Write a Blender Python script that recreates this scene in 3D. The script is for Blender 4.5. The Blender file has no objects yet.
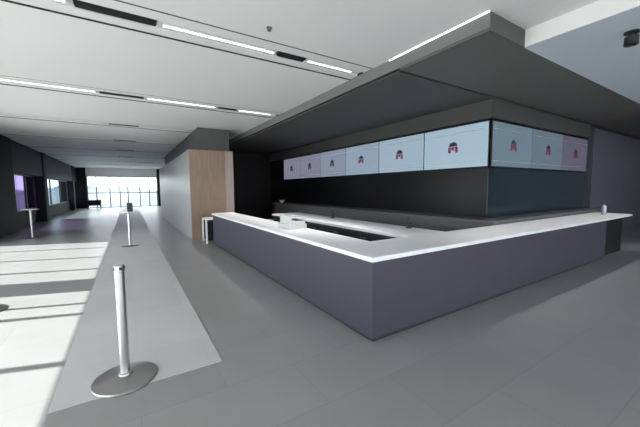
import bpy, bmesh, math, random
from mathutils import Vector, Matrix
random.seed(4)
S = bpy.context.scene
COL = S.collection
R = math.radians

# ------------------------------------------------------------------ materials
def mat(name, col, rough=0.5, metal=0.0, spec=0.5, emit=None, estr=0.0, vary=0.0, scale=3.0, bump=0.0, bscale=40.0):
    m = bpy.data.materials.new(name); m.use_nodes = True
    nt = m.node_tree; b = nt.nodes['Principled BSDF']
    b.inputs['Base Color'].default_value = (*col, 1); b.inputs['Roughness'].default_value = rough
    b.inputs['Metallic'].default_value = metal; b.inputs['Specular IOR Level'].default_value = spec
    if emit:
        b.inputs['Emission Color'].default_value = (*emit, 1); b.inputs['Emission Strength'].default_value = estr
    tc = nt.nodes.new('ShaderNodeTexCoord')
    if vary:
        n = nt.nodes.new('ShaderNodeTexNoise'); n.inputs['Scale'].default_value = scale; n.inputs['Detail'].default_value = 5
        nt.links.new(tc.outputs['Object'], n.inputs['Vector'])
        r = nt.nodes.new('ShaderNodeValToRGB'); r.color_ramp.elements[0].position = .3; r.color_ramp.elements[1].position = .7
        r.color_ramp.elements[0].color = (*[c*(1-vary) for c in col], 1); r.color_ramp.elements[1].color = (*[min(1, c*(1+vary)) for c in col], 1)
        nt.links.new(n.outputs['Fac'], r.inputs['Fac']); nt.links.new(r.outputs['Color'], b.inputs['Base Color'])
    if bump:
        n2 = nt.nodes.new('ShaderNodeTexNoise'); n2.inputs['Scale'].default_value = bscale
        nt.links.new(tc.outputs['Object'], n2.inputs['Vector'])
        bp = nt.nodes.new('ShaderNodeBump'); bp.inputs['Strength'].default_value = bump; bp.inputs['Distance'].default_value = .005
        nt.links.new(n2.outputs['Fac'], bp.inputs['Height']); nt.links.new(bp.outputs['Normal'], b.inputs['Normal'])
    return m

def stone(name, col, rough, tile=(1.2, 0.6), joint=.85):
    m = mat(name, col, rough); nt = m.node_tree; b = nt.nodes['Principled BSDF']
    tc = nt.nodes.new('ShaderNodeTexCoord')
    br = nt.nodes.new('ShaderNodeTexBrick')
    br.inputs['Scale'].default_value = 1; br.inputs['Brick Width'].default_value = tile[0]; br.inputs['Row Height'].default_value = tile[1]
    br.inputs['Mortar Size'].default_value = .004; br.inputs['Mortar Smooth'].default_value = .2; br.offset = .5
    br.inputs['Color1'].default_value = (*[c*1.03 for c in col], 1); br.inputs['Color2'].default_value = (*[c*.97 for c in col], 1)
    br.inputs['Mortar'].default_value = (*[c*joint for c in col], 1)
    n = nt.nodes.new('ShaderNodeTexNoise'); n.inputs['Scale'].default_value = 1.6; n.inputs['Detail'].default_value = 8
    mx = nt.nodes.new('ShaderNodeMix'); mx.data_type = 'RGBA'; mx.blend_type = 'OVERLAY'; mx.inputs[0].default_value = .10
    nt.links.new(tc.outputs['Object'], br.inputs['Vector']); nt.links.new(tc.outputs['Object'], n.inputs['Vector'])
    nt.links.new(br.outputs['Color'], mx.inputs[6]); nt.links.new(n.outputs['Fac'], mx.inputs[7])
    nt.links.new(mx.outputs[2], b.inputs['Base Color'])
    return m

def wood(name, col):
    m = mat(name, col, .45); nt = m.node_tree; b = nt.nodes['Principled BSDF']
    tc = nt.nodes.new('ShaderNodeTexCoord'); mp = nt.nodes.new('ShaderNodeMapping'); mp.inputs['Scale'].default_value = (14, 14, 1)
    n = nt.nodes.new('ShaderNodeTexNoise'); n.inputs['Scale'].default_value = 2; n.inputs['Detail'].default_value = 6
    r = nt.nodes.new('ShaderNodeValToRGB'); r.color_ramp.elements[0].position = .3; r.color_ramp.elements[1].position = .75
    r.color_ramp.elements[0].color = (*[c*.85 for c in col], 1); r.color_ramp.elements[1].color = (*[c*1.12 for c in col], 1)
    nt.links.new(tc.outputs['Object'], mp.inputs['Vector']); nt.links.new(mp.outputs['Vector'], n.inputs['Vector'])
    nt.links.new(n.outputs['Fac'], r.inputs['Fac']); nt.links.new(r.outputs['Color'], b.inputs['Base Color'])
    return m

def glass(name, tint, mix):
    m = bpy.data.materials.new(name); m.use_nodes = True; nt = m.node_tree
    for n in list(nt.nodes):
        if n.type != 'OUTPUT_MATERIAL': nt.nodes.remove(n)
    out = nt.nodes['Material Output']
    t = nt.nodes.new('ShaderNodeBsdfTransparent'); t.inputs['Color'].default_value = (*tint, 1)
    g = nt.nodes.new('ShaderNodeBsdfGlossy'); g.inputs['Roughness'].default_value = .02
    x = nt.nodes.new('ShaderNodeMixShader'); x.inputs['Fac'].default_value = mix
    nt.links.new(t.outputs[0], x.inputs[1]); nt.links.new(g.outputs[0], x.inputs[2]); nt.links.new(x.outputs[0], out.inputs['Surface'])
    return m

M = {
 'floor': stone('grey_stone_floor', (.262, .262, .26), .34),
 'inlay': stone('pale_stone_inlay', (.5, .495, .49), .5, (1.13, 1.13), .95),
 'bar_floor': mat('black_rubber_floor', (.012, .012, .012), .8, vary=.1),
 'ceiling': mat('white_ceiling_paint', (.80, .795, .785), .8, vary=.015, scale=.6),
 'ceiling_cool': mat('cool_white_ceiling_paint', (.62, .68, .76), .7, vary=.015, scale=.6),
 'groove': mat('dark_groove', (.02, .02, .02), .8, vary=.1),
 'soffit': mat('charcoal_soffit', (.082, .080, .079), .6, vary=.05, scale=1.5),
 'soffit_south': mat('brown_charcoal_soffit', (.115, .108, .103), .55, vary=.06, scale=1.5),
 'cladding': mat('charcoal_cladding', (.066, .064, .065), .6, vary=.05),
 'fascia': mat('grey_fascia', (.18, .18, .18), .55, vary=.04),
 'gloss_black': mat('gloss_black_cladding', (.007, .0075, .0085), .32, 0, .25, vary=.1),
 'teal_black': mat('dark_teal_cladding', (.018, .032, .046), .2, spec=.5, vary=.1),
 'front': mat('aubergine_grey_laminate', (.056, .051, .073), .5, vary=.04, scale=2),
 'plinth': mat('black_plinth', (.03, .03, .034), .5, vary=.05),
 'top': mat('white_solid_surface', (.93, .925, .93), .3, vary=.01),
 'bench': mat('dark_grey_worktop', (.16, .155, .16), .4, vary=.05),
 'dark': mat('near_black_paint', (.014, .013, .014), .6, 0, .3, vary=.1),
 'column': mat('black_column_cladding', (.009, .009, .010), .7, 0, .25, vary=.1),
 'mullion': mat('black_anodised_frame', (.02, .02, .024), .4, vary=.05),
 'wall': mat('pale_grey_panel', (.385, .38, .375), .35, vary=.02),
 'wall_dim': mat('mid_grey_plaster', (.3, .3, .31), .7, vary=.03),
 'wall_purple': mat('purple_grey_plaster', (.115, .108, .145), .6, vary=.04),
 'wood': wood('tan_oak_veneer', (.285, .195, .135)),
 'wood_edge': wood('pale_oak_edge', (.40, .31, .29)),
 'steel': mat('brushed_steel', (.62, .62, .62), .28, metal=1, bump=.03, bscale=200),
 'steel_dark': mat('dark_cast_steel', (.34, .34, .34), .32, metal=1, bump=.05, bscale=120),
 'register': mat('light_grey_plastic', (.62, .62, .61), .45, vary=.02),
 'black_plastic': mat('black_plastic', (.015, .015, .016), .4, vary=.05),
 'white_ceramic': mat('white_ceramic', (.8, .8, .8), .25, vary=.02),
 'canister': mat('lavender_grey_metal', (.42, .40, .48), .3, metal=.5, vary=.03),
 'lamp': mat('lit_diffuser', (.9, .9, .9), .5, emit=(1, .98, .95), estr=2.2, vary=.01),
 'lamp_off': mat('unlit_diffuser', (.7, .7, .7), .5, vary=.01),
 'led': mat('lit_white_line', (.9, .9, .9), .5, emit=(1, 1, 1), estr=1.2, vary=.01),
 'logo_red': mat('magenta_red_print', (.35, .03, .12), .5, vary=.05),
 'logo_grey': mat('slate_print', (.05, .06, .08), .5, vary=.05),
 'outside': mat('grey_blue_paving', (.062, .078, .09), .8, vary=.05, scale=.3),
 'paving': mat('pale_paving', (.55, .55, .54), .8, vary=.05, scale=.3),
 'hill': mat('hazy_blue_hill', (.10, .13, .155), .9, vary=.06, scale=.05),
 'glass_clear': glass('clear_glass', (.96, .98, .98), .05),
 'glass_tint': glass('tinted_violet_glass', (.32, .27, .40), .05),
 'glass_blue': glass('tinted_blue_glass', (.55, .62, .66), .05),
}
def screen_mat(k, c, e):
    m = mat('menu_screen_%s' % k, (.03, .03, .035), .25, emit=c, estr=e*.57, vary=.05); return m

# ------------------------------------------------------------------ geometry helpers
class MB:
    def __init__(s): s.bm = bmesh.new(); s.mats = []
    def mi(s, m):
        if m not in s.mats: s.mats.append(m)
        return s.mats.index(m)
    def box(s, x0, x1, y0, y1, z0, z1, bev=0, m=None):
        r = bmesh.ops.create_cube(s.bm, size=1)
        for v in r['verts']: v.co = Vector(((x0+x1)/2+v.co.x*(x1-x0), (y0+y1)/2+v.co.y*(y1-y0), (z0+z1)/2+v.co.z*(z1-z0)))
        if bev:
            es = list({e for v in r['verts'] for e in v.link_edges})
            bmesh.ops.bevel(s.bm, geom=es, offset=bev, segments=2, affect='EDGES', profile=.5)
        return s
    def prism(s, pts, z0, z1, bev=0):
        lo = [s.bm.verts.new((x, y, z0)) for x, y in pts]; hi = [s.bm.verts.new((x, y, z1)) for x, y in pts]
        n = len(pts); fs = [s.bm.faces.new(hi), s.bm.faces.new(lo[::-1])]
        for i in range(n): fs.append(s.bm.faces.new((lo[i], lo[(i+1) % n], hi[(i+1) % n], hi[i])))
        bmesh.ops.recalc_face_normals(s.bm, faces=fs)
        if bev:
            es = list({e for v in lo+hi for e in v.link_edges})
            bmesh.ops.bevel(s.bm, geom=es, offset=bev, segments=2, affect='EDGES', profile=.5)
        return s
    def lathe(s, prof, cx=0, cy=0, n=40):
        rings = []
        for r, z in prof:
            if r < 1e-6: rings.append([s.bm.verts.new((cx, cy, z))])
            else: rings.append([s.bm.verts.new((cx+r*math.cos(2*math.pi*i/n), cy+r*math.sin(2*math.pi*i/n), z)) for i in range(n)])
        for a, b in zip(rings, rings[1:]):
            for i in range(n):
                j = (i+1) % n
                if len(a) == 1 and len(b) == 1: continue
                if len(a) == 1: f = (a[0], b[j], b[i])
                elif len(b) == 1: f = (a[i], a[j], b[0])
                else: f = (a[i], a[j], b[j], b[i])
                s.bm.faces.new(f)
        bmesh.ops.recalc_face_normals(s.bm, faces=s.bm.faces[:])
        return s
    def build(s, name, m, parent=None, smooth=False, origin=None):
        me = bpy.data.meshes.new(name)
        if origin: bmesh.ops.translate(s.bm, verts=s.bm.verts[:], vec=-Vector(origin))
        s.bm.to_mesh(me); s.bm.free(); me.materials.append(m)
        if smooth:
            for p in me.polygons: p.use_smooth = True
            try: me.set_sharp_from_angle(angle=R(35))
            except Exception: pass
        o = bpy.data.objects.new(name, me); COL.objects.link(o)
        if parent: o.parent = parent
        elif origin: o.location = origin
        return o

def tag(o, label=None, cat=None, group=None, kind=None):
    if label: o['label'] = label
    if cat: o['category'] = cat
    if group: o['group'] = group
    if kind: o['kind'] = kind
    return o
def empty(name, loc, label, cat, group=None, rz=0):
    o = bpy.data.objects.new(name, None); COL.objects.link(o); o.location = loc; o.rotation_euler.z = rz; o.empty_display_size = .1
    return tag(o, label, cat, group)
def struct(o): return tag(o, kind='structure')
def kids(o): return [c for c in bpy.data.objects if c.parent is o]
def copy_tree(o, parent=None):
    c = o.copy(); COL.objects.link(c); c.parent = parent
    for k in kids(o): copy_tree(k, c)
    return c

HC = 3.60      # main ceiling
HS = 3.39      # soffit and lower ceiling
XW = -3.72     # window wall line
YE = 34.0      # far end wall
HEAD = 2.62    # window head

# ------------------------------------------------------------------ floor and ceiling
struct(MB().box(XW-1.2, 20, -7, YE+.3, -.2, 0).build('floor', M['floor']))
struct(MB().box(-.57, .665, 2.80, YE-.4, 0, .004).build('floor_inlay', M['inlay']))
struct(MB().box(2.7, 6.3, 3.05, 8.2, 0, .01).build('floor_bar', M['bar_floor']))  # black sheet: the shade inside the bar put into the floor colour

chan = [-3.1, .45] + [4.0+3.55*k for k in range(9)]
CW = .66
c = MB(); y = -7.0
X0, X1 = XW-1.2, 4.42
for a in chan + [None]:
    ye = a if a is not None else YE+.3
    # panels end against the soffit where it hangs lower, the slab simply runs over it
    c.box(X0, X1, y, ye, HC, HC+.15)
    if a is not None:
        c.box(X0, X1, a+.035, a+.245, HC+.012, HC+.15); c.box(X0, X1, a+.435, a+CW-.035, HC+.012, HC+.15)
        y = a+CW
struct(c.build('ceiling', M['ceiling']))
c = MB()
for a in chan: c.box(X0, X1, a, a+.035, HC+.004, HC+.149); c.box(X0, X1, a+CW-.035, a+CW, HC+.004, HC+.149)
struct(c.build('ceiling_groove', M['groove']))  # black strips fill the grooves, standing in for the shade inside them
struct(MB().box(X0, 20, -7, YE+.3, HC+.15, HC+.2).build('ceiling_backing', M['groove']))
c = MB()
for a in chan: c.box(X0, X1, a+.245, a+.435, HC+.05, HC+.149)
struct(c.build('ceiling_channel', M['ceiling']))
struct(MB().box(4.405, 4.42, -7, 2.06, HS+.001, HC).build('trim_6', M['ceiling']))
struct(MB().box(4.42, 20, -7, 2.06, HS, HC+.149).build('ceiling_low', M['ceiling_cool']))  # bluish daylight is put into this white ceiling's colour

# soffit over the bar: brownish south band, shadow gap, darker north field, grey fascia
struct(MB().box(3.60, 20, 2.06, 3.415, HS, HC+.149).build('ceiling_soffit', M['soffit_south']))
struct(MB().box(3.67, 20, 3.485, 15.2, HS, HC+.149).build('ceiling_soffit', M['soffit']))
struct(MB().box(3.60, 20, 3.415, 3.485, HS+.03, HC+.149).build('ceiling_groove', M['groove']))
struct(MB().box(3.60, 3.67, 3.485, 15.2, HS+.03, HC+.149).build('ceiling_groove', M['groove']))
struct(MB().box(3.585, 3.60, 2.045, 15.2, HS+.03, HC).build('trim_1', M['fascia']))
struct(MB().box(3.60, 4.42, 2.045, 2.06, HS, HC).build('trim_2', M['soffit']))
struct(MB().box(3.575, 3.585, 2.045, 3.62, HC-.014, HC).build('trim_3', M['led']))  # glowing strip standing in for light caught along the ceiling edge

# ------------------------------------------------------------------ window wall (left)
def frame_run(name, ys, yspan, x, w=.07, d=.10, z0=0.0, z1=HEAD):
    mb = MB()
    for q in ys: mb.box(x-d, x, q-w/2, q+w/2, z0, z1)
    mb.box(x-d, x, yspan[0], yspan[1], z0, z0+.06); mb.box(x-d, x, yspan[0], yspan[1], z1-.06, z1)
    return mb
ys = [-5.9, -4.5, -3.1, -1.6, -.1, 1.4, 2.95, 4.6, 5.95, 8.65, 9.98, 11.4]
w = struct(frame_run('f', ys, (-7, 12.75), XW-.02).build('window_1', M['mullion']))
struct(MB().box(XW-.075, XW-.065, -7, 12.75, .03, HEAD-.03).build('pane', M['glass_clear'], w))
struct(MB().box(XW-.15, XW, 7.05, 7.80, 0, HEAD).build('column_near', M['column']))
# solid black stretch, then bays set between black columns
struct(MB().box(XW-.9, XW, 12.75, 16.4, 0, HC-.001).build('wall_left', M['column']))
struct(MB().box(XW-.2, XW, -7, 12.75, HEAD, HC-.001).build('wall_left_head', M['wall_dim']))
struct(MB().box(XW-.75, XW-.05, 16.0, YE, 2.35, HC-.001).build('wall_left_head', M['dark']))
struct(MB().box(XW-.75, XW-.30, 16.0, YE, 0, .68).build('wall_left_sill', M['column']))
for y0, y1 in ((21.5, 22.2), (31.6, 32.3)):
    struct(MB().box(XW-.75, XW, y0, y1, 0, HC-.001).build('column', M['column']))
for i, (y0, y1, g) in enumerate(((16.4, 21.5, 'glass_tint'), (22.2, 31.6, 'glass_blue'), (32.3, YE, 'glass_blue'))):
    mids = [y0+.04, y1-.04] + [y0+(y1-y0)*t for t in (1/3, 2/3)]
    f = struct(frame_run('f', mids, (y0, y1), XW-.38, .06, .08, .68, 2.35).build('window_%d' % (i+2), M['mullion']))
    struct(MB().box(XW-.425, XW-.415, y0, y1, .71, 2.32).build('pane', M[g], f))

# ------------------------------------------------------------------ far end wall
f = MB()
EX = [-3.05, -2.4, -1.4, -.63, 0.0, .97, 1.75, 2.42, 3.39, 4.1]
for q in EX: f.box(q-.035, q+.035, YE, YE+.1, 0, 2.85)
f.box(-3.1, 4.2, YE, YE+.1, 0, .05); f.box(-3.1, 4.2, YE, YE+.1, 2.79, 2.85); f.box(-3.1, 4.2, YE+.02, YE+.08, 1.32, 1.38)
f = struct(f.build('window_6', M['mullion']))
struct(MB().box(-3.1, 4.2, YE+.045, YE+.055, .03, 2.82).build('pane', M['glass_clear'], f))
struct(MB().box(XW-1.2, -3.1, YE, YE+.3, 0, HC-.001).build('wall_back', M['column']))
struct(MB().box(-3.1, 4.4, YE, YE+.3, 2.85, HC-.001).build('wall_back_head', M['ceiling']))
struct(MB().box(2.45, 2.72, YE-.5, YE-.12, 0, HC-.001).build('column_far', M['column']))
# hall right side: oak block with pale panelled flank
struct(MB().box(1.70, 3.0, 10.3, 21.0, 0, 2.85).build('wall_right_block', M['wall_dim']))
struct(MB().box(1.665, 1.70, 10.36, 21.0, 0, 2.85).build('wall_right_panel', M['wall']))
struct(MB().box(1.665, 2.76, 10.265, 10.30, 0, 2.85).build('wall_right_end', M['wood']))
struct(MB().box(1.655, 1.70, 10.30, 10.36, 0, 2.85).build('trim_4', M['wood_edge']))
struct(MB().box(2.76, 3.02, 10.26, 10.30, 0, 2.85).build('trim_5', M['wood_edge']))
struct(MB().box(1.65, 1.665, 10.36, 21.0, 0, .09).build('baseboard_right', M['wall']))
struct(MB().box(2.0, 3.0, 10.6, 21.0, 2.85, HC-.001).build('wall_right_head', M['soffit']))
struct(MB().box(3.0, 4.4, 20.8, 21.0, 0, HC-.001).build('wall_right_return', M['wall_dim']))
struct(MB().box(4.2, 4.4, 21.0, YE, 0, HC-.001).build('wall_right_far', M['wall_dim']))
# dark recess between block and bar core, walls behind the camera and to the right
struct(MB().box(3.0, 20, 15.2, 15.35, 0, HC-.001).build('wall_recess', M['dark']))
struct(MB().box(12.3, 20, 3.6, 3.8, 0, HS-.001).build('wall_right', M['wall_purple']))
struct(MB().box(20, 20.2, -7, 15.3, 0, HC+.1).build('wall_right_end_east', M['wall_dim']))
struct(MB().box(13.5, 20, -7.2, -7, 0, HC+.1).build('wall_front', M['wall_dim']))
struct(MB().box(XW-.2, 13.5, -7.2, -7, 3.3, HC+.1).build('wall_front_head', M['wall_dim']))
f = MB()
for k in range(14): f.box(XW+k*1.3246-.04, XW+k*1.3246+.04, -7.1, -7, 0, 3.3)
f.box(XW, 13.5, -7.1, -7, 0, .06); f.box(XW, 13.5, -7.1, -7, 3.24, 3.3); f.box(XW, 13.5, -7.1, -7, 2.2, 2.26)
f = struct(f.build('window_7', M['mullion']))  # unseen glazing added behind the camera to brighten the room
struct(MB().box(XW, 13.5, -7.055, -7.045, .03, 3.27).build('pane', M['glass_clear'], f))

# ------------------------------------------------------------------ bar core with screens
CX, CY = 6.40, 3.56
core = empty('bar_core', (CX, CY, 0), 'tall black-clad core wall rising behind the bar counter below the menu screens', 'wall')
def P(mb, name, m, par, **k):
    # parts are modelled in world space and moved into their parent's space
    bmesh.ops.translate(mb.bm, verts=mb.bm.verts[:], vec=-par_world(par))
    return mb.build(name, m, par, **k)
def par_world(p):
    v = Vector(p.location)
    while p.parent: p = p.parent; v += p.location
    return v
P(MB().box(CX, 11.62, CY+.012, 15.1, 0, 2.0), 'lower_cladding', M['gloss_black'], core)
o = P(MB().box(CX, 11.62, CY, CY+.012, 0, 2.0), 'side_cladding', M['teal_black'], core)  # teal is a reflection put into the black cladding's colour
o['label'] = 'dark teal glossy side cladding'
P(MB().box(CX+.03, 11.60, CY+.03, 15.1, 2.0, 3.02), 'screen_backing', M['dark'], core)
P(MB().box(CX-.06, 11.64, CY-.06, 15.1, 3.02, HS-.002), 'upper_cladding', M['cladding'], core)

SZ0, SZ1 = 2.03, 2.97
def logo_mb():
    # in local screen space: x across, z up, thin in y (towards viewer = -y)
    g = MB()
    pts = [(.16*math.cos(t)*1.0, .12*math.sin(t)) for t in [math.pi*i/12 for i in range(13)]]
    lo = [g.bm.verts.new((x, -.006, z)) for x, z in pts]; hi = [g.bm.verts.new((x, -.002, z)) for x, z in pts]
    g.bm.faces.new(lo); g.bm.faces.new(hi[::-1])
    for i in range(13): g.bm.faces.new((lo[i], hi[i], hi[(i+1) % 13], lo[(i+1) % 13]))
    bmesh.ops.recalc_face_normals(g.bm, faces=g.bm.faces[:])
    r = MB()
    r.box(-.18, -.08, -.006, -.002, -.17, -.02); r.box(-.05, .05, -.006, -.002, -.11, -.02); r.box(.08, .18, -.006, -.002, -.17, -.02)
    r.box(-.16, .16, -.006, -.002, -.045, -.02)
    return g, r
def menu_screen(wid, m, label, group):
    t = empty('menu_screen', (0, 0, 0), label, 'screen', group)
    MB().box(-wid/2, wid/2, .012, .05, SZ0-2.5, SZ1-2.5, .004).build('bezel', M['black_plastic'], t)
    p = MB().box(-wid/2+.012, wid/2-.012, 0, .012, SZ0-2.488, SZ1-2.512).build('display', m, t)
    g, r = logo_mb()
    lg = g.build('logo', M['logo_grey'], p); r.build('logo_foot', M['logo_red'], lg)
    lg.location.z = .03; lg.scale = (.68, 1, .84)
    MB().box(-wid/2+.03, wid/2-.03, -.003, -.0005, SZ1-2.66, SZ1-2.653).build('header_line', M['register'], p)
    MB().box(-wid/2+.03, wid/2-.03, -.003, -.0005, SZ0-2.38, SZ0-2.373).build('footer_line', M['register'], p)
    return t
ords = ['nearest the corner', 'second from the corner', 'third from the corner', 'fourth from the corner', 'fifth from the corner', 'farthest from the corner']
lum = [(.31, .43, .52, 1.0), (.29, .39, .48, 1.0), (.26, .34, .43, .95), (.24, .28, .37, .9), (.22, .22, .31, .9), (.22, .22, .30, .9)]  # falloff with viewing angle is put into each screen's emission
for k in range(6):
    r, g, b, e = lum[k]
    t = menu_screen(1.62, screen_mat('west_%d' % k, (r, g, b), e), 'pale blue menu screen on the long hall side of the core, %s' % ords[k], 'menu screens on the hall side')
    t.location = (CX-.052, 3.55+1.63*(k+.5), 2.5); t.rotation_euler.z = R(-90)
lum = [(.115, .175, .22, 1.0), (.10, .14, .18, 1.0), (.085, .08, .12, 1.0)]  # dimming from the grazing view is put into these emissions
ords = ['beside the corner', 'middle of its three', 'far right end']
for k in range(3):
    r, g, b, e = lum[k]
    t = menu_screen(1.69, screen_mat('south_%d' % k, (r, g, b), e), 'dim grey-blue menu screen on the short side of the core, %s' % ords[k], 'menu screens on the short side')
    t.location = (6.42+1.70*(k+.5), CY-.052, 2.5)

# ------------------------------------------------------------------ counter
ctr = empty('service_counter', (2.05, 2.28, 0), 'long dark aubergine-grey corner bar counter body standing on the stone floor', 'counter')
Z1 = .855
P(MB().box(2.05, 2.09, 2.28, 9.14, .05, Z1, .004), 'front_panel', M['front'], ctr)
P(MB().box(2.09, 8.85, 2.28, 2.32, .05, Z1, .004), 'front_panel', M['front'], ctr)
P(MB().box(2.08, 2.12, 2.31, 9.12, 0, .05), 'plinth', M['plinth'], ctr)
P(MB().box(2.12, 8.83, 2.31, 2.35, 0, .05), 'plinth', M['plinth'], ctr)
P(MB().box(2.10, 2.64, 2.36, 9.13, .05, Z1), 'carcass', M['plinth'], ctr)
P(MB().box(2.66, 8.83, 2.36, 2.98, .05, Z1), 'carcass', M['plinth'], ctr)
P(MB().box(8.86, 10.35, 2.38, 2.96, 0, Z1), 'end_cabinet', M['dark'], ctr)
isl = empty('back_counter', (3.42, 3.04, 0), 'dark cabinet run inside the bar carrying the inner arm of white worktop', 'counter')
P(MB().box(3.42, 4.18, 3.04, 7.88, .05, Z1, .003), 'carcass', M['plinth'], isl)
P(MB().box(3.46, 4.14, 3.06, 7.84, 0, .05), 'plinth', M['dark'], isl)
for k in range(6):
    d = P(MB().box(3.40, 3.418, 3.08+.8*k, 3.86+.8*k, .08, Z1-.03, .003), 'door', M['plinth'], isl)
    P(MB().box(3.385, 3.40, 3.16+.8*k, 3.30+.8*k, .74, .755), 'handle', M['steel_dark'], d)
pts = [(2.03, 2.26), (10.6, 2.26), (10.6, 3.0), (4.22, 3.0), (4.22, 7.92), (3.38, 7.92), (3.38, 3.0), (2.66, 3.0), (2.66, 9.2), (2.03, 9.2)]
top = MB().prism([(x-2.03, y-2.26) for x, y in pts], 0, .05, .006).build('worktop', M['top'])
top.location = (2.03, 2.26, Z1)
tag(top, 'continuous glossy white worktop wrapping the bar counter with an inner arm', 'worktop')
st = empty('side_table', (2.1, 9.55, 0), 'low white framed side table with a black front past the end of the long counter', 'table')
P(MB().box(1.88, 2.46, 9.30, 9.85, .70, .735, .004), 'tabletop', M['top'], st)
for x0, y0 in ((1.88, 9.30), (2.415, 9.30), (1.88, 9.805), (2.415, 9.805)):
    P(MB().box(x0, x0+.045, y0, y0+.045, 0, .70, .004), 'leg', M['top'], st)
P(MB().box(1.93, 2.41, 9.33, 9.82, .08, .64), 'cabinet', M['dark'], st)
bn = empty('back_bench', (5.72, 3.06, 0), 'low dark grey shelf bench running along the foot of the black core', 'bench')
P(MB().box(5.74, CX-.005, 3.08, 13.2, 0, .92), 'base', M['bench'], bn)
P(MB().box(CX-.005, 11.5, 3.08, CY-.005, 0, .92), 'base', M['bench'], bn)
P(MB().prism([(5.70, 3.04), (11.52, 3.04), (11.52, CY-.004), (CX-.004, CY-.004), (CX-.004, 13.25), (5.70, 13.25)], .92, .965, .004), 'bench_top', M['bench'], bn)

# things on the counter
ZT = Z1+.05
def on_top(name, x, y, z, label, cat, rz=0): return empty(name, (x, y, z), label, cat, None, rz)
reg = on_top('cash_register', 2.44, 4.86, ZT, 'light grey cash register standing on the hall-side arm of the white worktop', 'cash register')
MB().box(-.2, .24, -.28, .28, 0, .10, .008).build('cash_drawer', M['register'], reg)
kb = MB().prism([(-.16, -.25), (.22, -.25), (.22, .25), (-.16, .25)], .101, .17, .01).build('keyboard', M['register'], reg)
k_ = MB()
for i in range(5):
    for j in range(8): k_.box(.02+i*.038, .048+i*.038, -.22+j*.056, -.178+j*.056, .17, .178)
k_.build('keys', M['black_plastic'], kb)
sc = MB().box(-.16, -.10, -.24, .24, .171, .285, .008).build('display_head', M['register'], reg)
MB().box(-.0995, -.096, -.21, .21, .19, .27).build('display', M['black_plastic'], sc)
reg.scale = (.8, .8, .8)
cn = on_top('canister', 9.9, 2.62, ZT, 'small lavender-grey metal canister near the far end of the short counter arm', 'canister')
MB().lathe([(0, 0), (.062, 0), (.066, .01), (.066, .15), (.06, .155)], n=28).build('body', M['canister'], cn, True)
MB().lathe([(.07, .152), (.07, .18), (.05, .19), (.014, .192), (.018, .21), (0, .214)], n=28).build('lid', M['canister'], cn, True)
cn.scale = (.75, .75, 1.15)
cp = on_top('bowl', 5.95, 12.75, .965, 'small white bowl on the far end of the dark shelf bench', 'bowl')
MB().lathe([(0, .0), (.06, 0), (.065, .015), (.12, .07), (.16, .12), (.15, .12), (.11, .07), (.05, .025), (0, .02)], n=32).build('body', M['white_ceramic'], cp, True)
def tap(x, y, label):
    t = on_top('beer_tap', x, y, ZT, label, 'tap')
    MB().lathe([(0, 0), (.05, 0), (.05, .012), (.022, .02), (.02, .13), (0, .13)], n=20).build('column', M['black_plastic'], t, True)
    MB().box(-.018, .018, -.09, .0, .085, .11, .006).build('spout', M['black_plastic'], t)
    MB().box(-.012, .012, -.014, .014, .13, .19, .005).build('handle', M['black_plastic'], t)
tap(4.05, 5.9, 'small dark tap midway along the inner arm of the white worktop')
tap(4.08, 3.62, 'small dark tap on the white worktop where the inner arm meets the short arm')

# ------------------------------------------------------------------ stanchions and tables
def stanchion(x, y, label):
    t = empty('stanchion_post', (x, y, 0), label, 'stanchion', 'steel stanchions along the hall')
    MB().lathe([(0, .0), (.238, 0), (.244, .006), (.238, .016), (.19, .026), (.10, .034), (.05, .044), (0, .046)], n=56).build('base', M['steel_dark'], t, True)
    MB().lathe([(.046, .04), (.052, .046), (.05, .06), (.036, .066), (.036, .93), (.0, .93)], n=36).build('post', M['steel'], t, True)
    cap = MB().lathe([(.036, .931), (.0385, .934), (.0385, .978), (.032, .986), (0, .988)], n=36).build('cap', M['steel'], t, True)
    for a in range(4):
        MB().box(-.012, .012, .037, .0415, .945, .97).build('belt_slot', M['black_plastic'], cap).rotation_euler.z = R(90*a+20)
    return t
stanchion(-.095, 2.98, 'brushed steel stanchion standing on the near end of the pale floor inlay')
stanchion(-1.72, 5.72, 'steel stanchion on the sunlit floor with its round base cut by the picture edge')
def high_table(x, y, label):
    t = empty('high_table', (x, y, 0), label, 'table', 'round high tables in the hall')
    MB().lathe([(0, .955), (.2, .955), (.235, .962), (.24, .975), (.232, .985), (0, .985)], n=48).build('tabletop', M['white_ceramic'], t, True)
    MB().lathe([(0, .02), (.035, .02), (.035, .93), (.09, .954), (0, .954)], n=28).build('stem', M['steel'], t, True)
    MB().lathe([(0, 0), (.22, 0), (.225, .008), (.21, .018), (.05, .03), (0, .03)], n=48).build('base', M['steel_dark'], t, True)
high_table(-2.84, 13.95, 'round white high table beside the dark columns at the window wall')
high_table(-.02, 10.25, 'round white high table standing in mid hall on the pale inlay')
h = on_top('card_holder', .02, 10.25, .985, 'small dark upright card holder on the mid hall table', 'card holder')
MB().box(-.06, .06, -.04, .04, 0, .012, .003).build('base', M['black_plastic'], h)
MB().box(-.07, .07, -.008, .008, .012, .25, .003).build('panel', M['black_plastic'], h)
d = empty('desk', (-2.55, 32.9, 0), 'small dark desk by the left end of the far bright window', 'desk')
MB().box(-.5, .5, -.3, .3, .72, .76, .005).build('desktop', M['dark'], d)
for sx in (-1, 1):
    for sy in (-1, 1): MB().box(sx*.46-.025, sx*.46+.025, sy*.26-.025, sy*.26+.025, 0, .72).build('leg', M['dark'], d)
MB().box(-.46, .46, .24, .26, .25, .7).build('modesty_panel', M['dark'], d)

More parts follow.
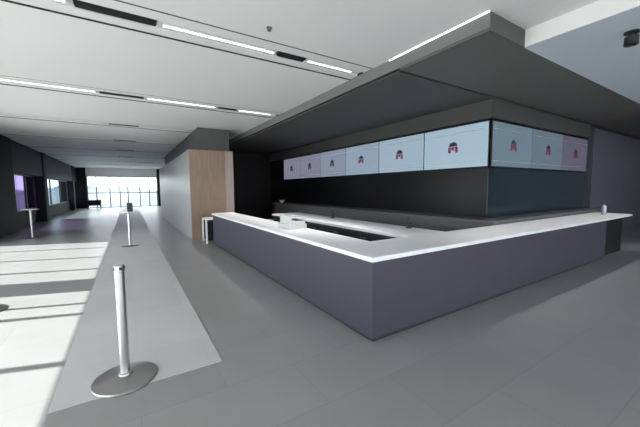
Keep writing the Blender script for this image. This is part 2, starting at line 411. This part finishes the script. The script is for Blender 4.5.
# ------------------------------------------------------------------ ceiling fittings
names = {0: 'rear', 1: 'overhead', 2: 'nearest', 3: 'second', 4: 'third', 5: 'fourth', 6: 'fifth', 7: 'sixth'}
for ci, nm in names.items():
    a = chan[ci]
    for k, (x0, x1) in enumerate(((-3.4, -1.95), (-1.9, -.45), (.45, 1.95), (2.5, 3.4))):
        side = ['window end', 'left of the long vent', 'between its two vents', 'end near the bar'][k]
        t = empty('linear_light', ((x0+x1)/2, a+.34, HC+.012), 'slim white linear light in the %s ceiling channel, %s' % (nm, side), 'light', 'linear lights in the ceiling channels')
        hw = (x1-x0)/2-.01
        MB().box(-hw, hw, -.06, .06, .0, .038).build('housing', M['ceiling'], t)
        MB().box(-hw+.01, hw-.01, -.015, .015, -.006, 0, .002).build('diffuser', M['lamp'] if ci < 4 else M['lamp_off'], t)
    for k, (x0, x1) in enumerate(((-.40, .40), (2.0, 2.46))):
        t = empty('air_vent', ((x0+x1)/2, a+.34, HC+.01), '%s black slot air vent in the %s ceiling channel' % (['long', 'short'][k], nm), 'vent', 'air vents in the ceiling channels')
        hw = (x1-x0)/2
        MB().box(-hw, hw, -.06, .06, .01, .04).build('frame', M['black_plastic'], t)
        v = MB()
        for q in range(4): v.box(-hw+.01, hw-.01, -.052+.03*q, -.038+.03*q, -.008, .01)
        v.build('blades', M['black_plastic'], t)
t = empty('sprinkler', (1.59, 3.69, HC+.001), 'tiny sprinkler head on the white ceiling before the first channel', 'sprinkler')
MB().lathe([(0, 0), (.035, 0), (.035, -.008), (.012, -.012), (.012, -.035), (.024, -.037), (.024, -.041), (0, -.041)], n=20).build('head', M['steel_dark'], t, True)
t = empty('ceiling_speaker', (5.06, 1.2, HS), 'black round spotlight on the cool white lower ceiling at upper right', 'spotlight')
MB().lathe([(0, 0), (.07, 0), (.07, -.015), (.02, -.018), (.02, -.05), (0, -.05)], n=28).build('mount', M['black_plastic'], t, True)
MB().lathe([(0, -.05), (.055, -.05), (.065, -.06), (.065, -.15), (.055, -.15), (.05, -.12), (0, -.12)], n=28).build('head', M['black_plastic'], t, True)
t.name = 'spotlight'

# ------------------------------------------------------------------ outside
struct(MB().box(-400, 400, 36.5, 900, -.6, -.35).build('ground_far', M['outside']))
struct(MB().box(-60, 60, -60, 36.5, -.6, -.35).build('ground', M['paving']))  # paving made pale to bounce daylight up onto the ceiling
hb = MB(); hp = []
for i in range(61):
    x = -400+i*13.3; hp.append((x, 6+5*math.sin(i*.31)+3*math.sin(i*.83+1)))
lo = [hb.bm.verts.new((x, 700, -1)) for x, z in hp]; hi = [hb.bm.verts.new((x, 740+20*math.sin(i*.5), z)) for i, (x, z) in enumerate(hp)]
bk = [hb.bm.verts.new((x, 860, -1)) for x, z in hp]
for i in range(60):
    hb.bm.faces.new((lo[i], lo[i+1], hi[i+1], hi[i])); hb.bm.faces.new((hi[i], hi[i+1], bk[i+1], bk[i]))
struct(hb.build('ground_hills', M['hill']))

W = bpy.data.worlds.new('sky'); S.world = W; W.use_nodes = True
bg = W.node_tree.nodes['Background']; bg.inputs['Color'].default_value = (.91, .95, 1.0, 1); bg.inputs['Strength'].default_value = 3.0

sun = bpy.data.lights.new('sun', 'SUN'); sun.energy = 9.6; sun.angle = R(.6); sun.color = (1, .97, .93)
so = bpy.data.objects.new('sun', sun); COL.objects.link(so)
el, az = R(36.85), R(-18)
d = Vector((math.cos(az)*math.cos(el), math.sin(az)*math.cos(el), -math.sin(el)))
so.rotation_euler = d.to_track_quat('-Z', 'Y').to_euler(); so.location = (-12, 10, 12)

# unseen fill lights added in the two soffit gaps to brighten the worktop
def added_gap_light(loc, sx, sy, w, rot, spread):
    l = bpy.data.lights.new('gap_lamp', 'AREA'); l.shape = 'RECTANGLE'; l.size = sx; l.size_y = sy; l.energy = w; l.spread = R(spread); l.color = (1, .97, .97)
    o = bpy.data.objects.new('gap_lamp', l); COL.objects.link(o); o.location = loc; o.rotation_euler = rot
added_gap_light((7.6, 3.45, HS+.012), 7.6, .03, 9.5, (R(-22), 0, 0), 46)
added_gap_light((3.635, 7.9, HS+.012), .03, 8.6, 30, (0, R(16), 0), 50)
# ------------------------------------------------------------------ camera
f, yaw, pitch, roll = 304.7413, .560433799, .0819284486, -.00780617
fw = Vector((math.sin(yaw)*math.cos(pitch), math.cos(yaw)*math.cos(pitch), -math.sin(pitch)))
r = Vector((math.cos(yaw), -math.sin(yaw), 0)); u = r.cross(fw)
cr, sr = math.cos(roll), math.sin(roll)
r2, u2 = cr*r+sr*u, -sr*r+cr*u
cam = bpy.data.cameras.new('camera'); co = bpy.data.objects.new('camera', cam); COL.objects.link(co)
m = Matrix((r2, u2, -fw)).transposed().to_4x4(); m.translation = (0, 0, 1.6); co.matrix_world = m
cam.sensor_width = 36; cam.sensor_fit = 'HORIZONTAL'; cam.lens = f/640*36; cam.clip_end = 2000; cam.clip_start = .05
S.camera = co
S.view_settings.view_transform = 'Standard'; S.view_settings.look = 'None'; S.view_settings.gamma = 1; S.view_settings.use_curve_mapping = False
S.view_settings.exposure = 0.86
S.cycles.max_bounces = 10; S.cycles.diffuse_bounces = 7; S.cycles.transparent_max_bounces = 12
S.cycles.sample_clamp_indirect = 6
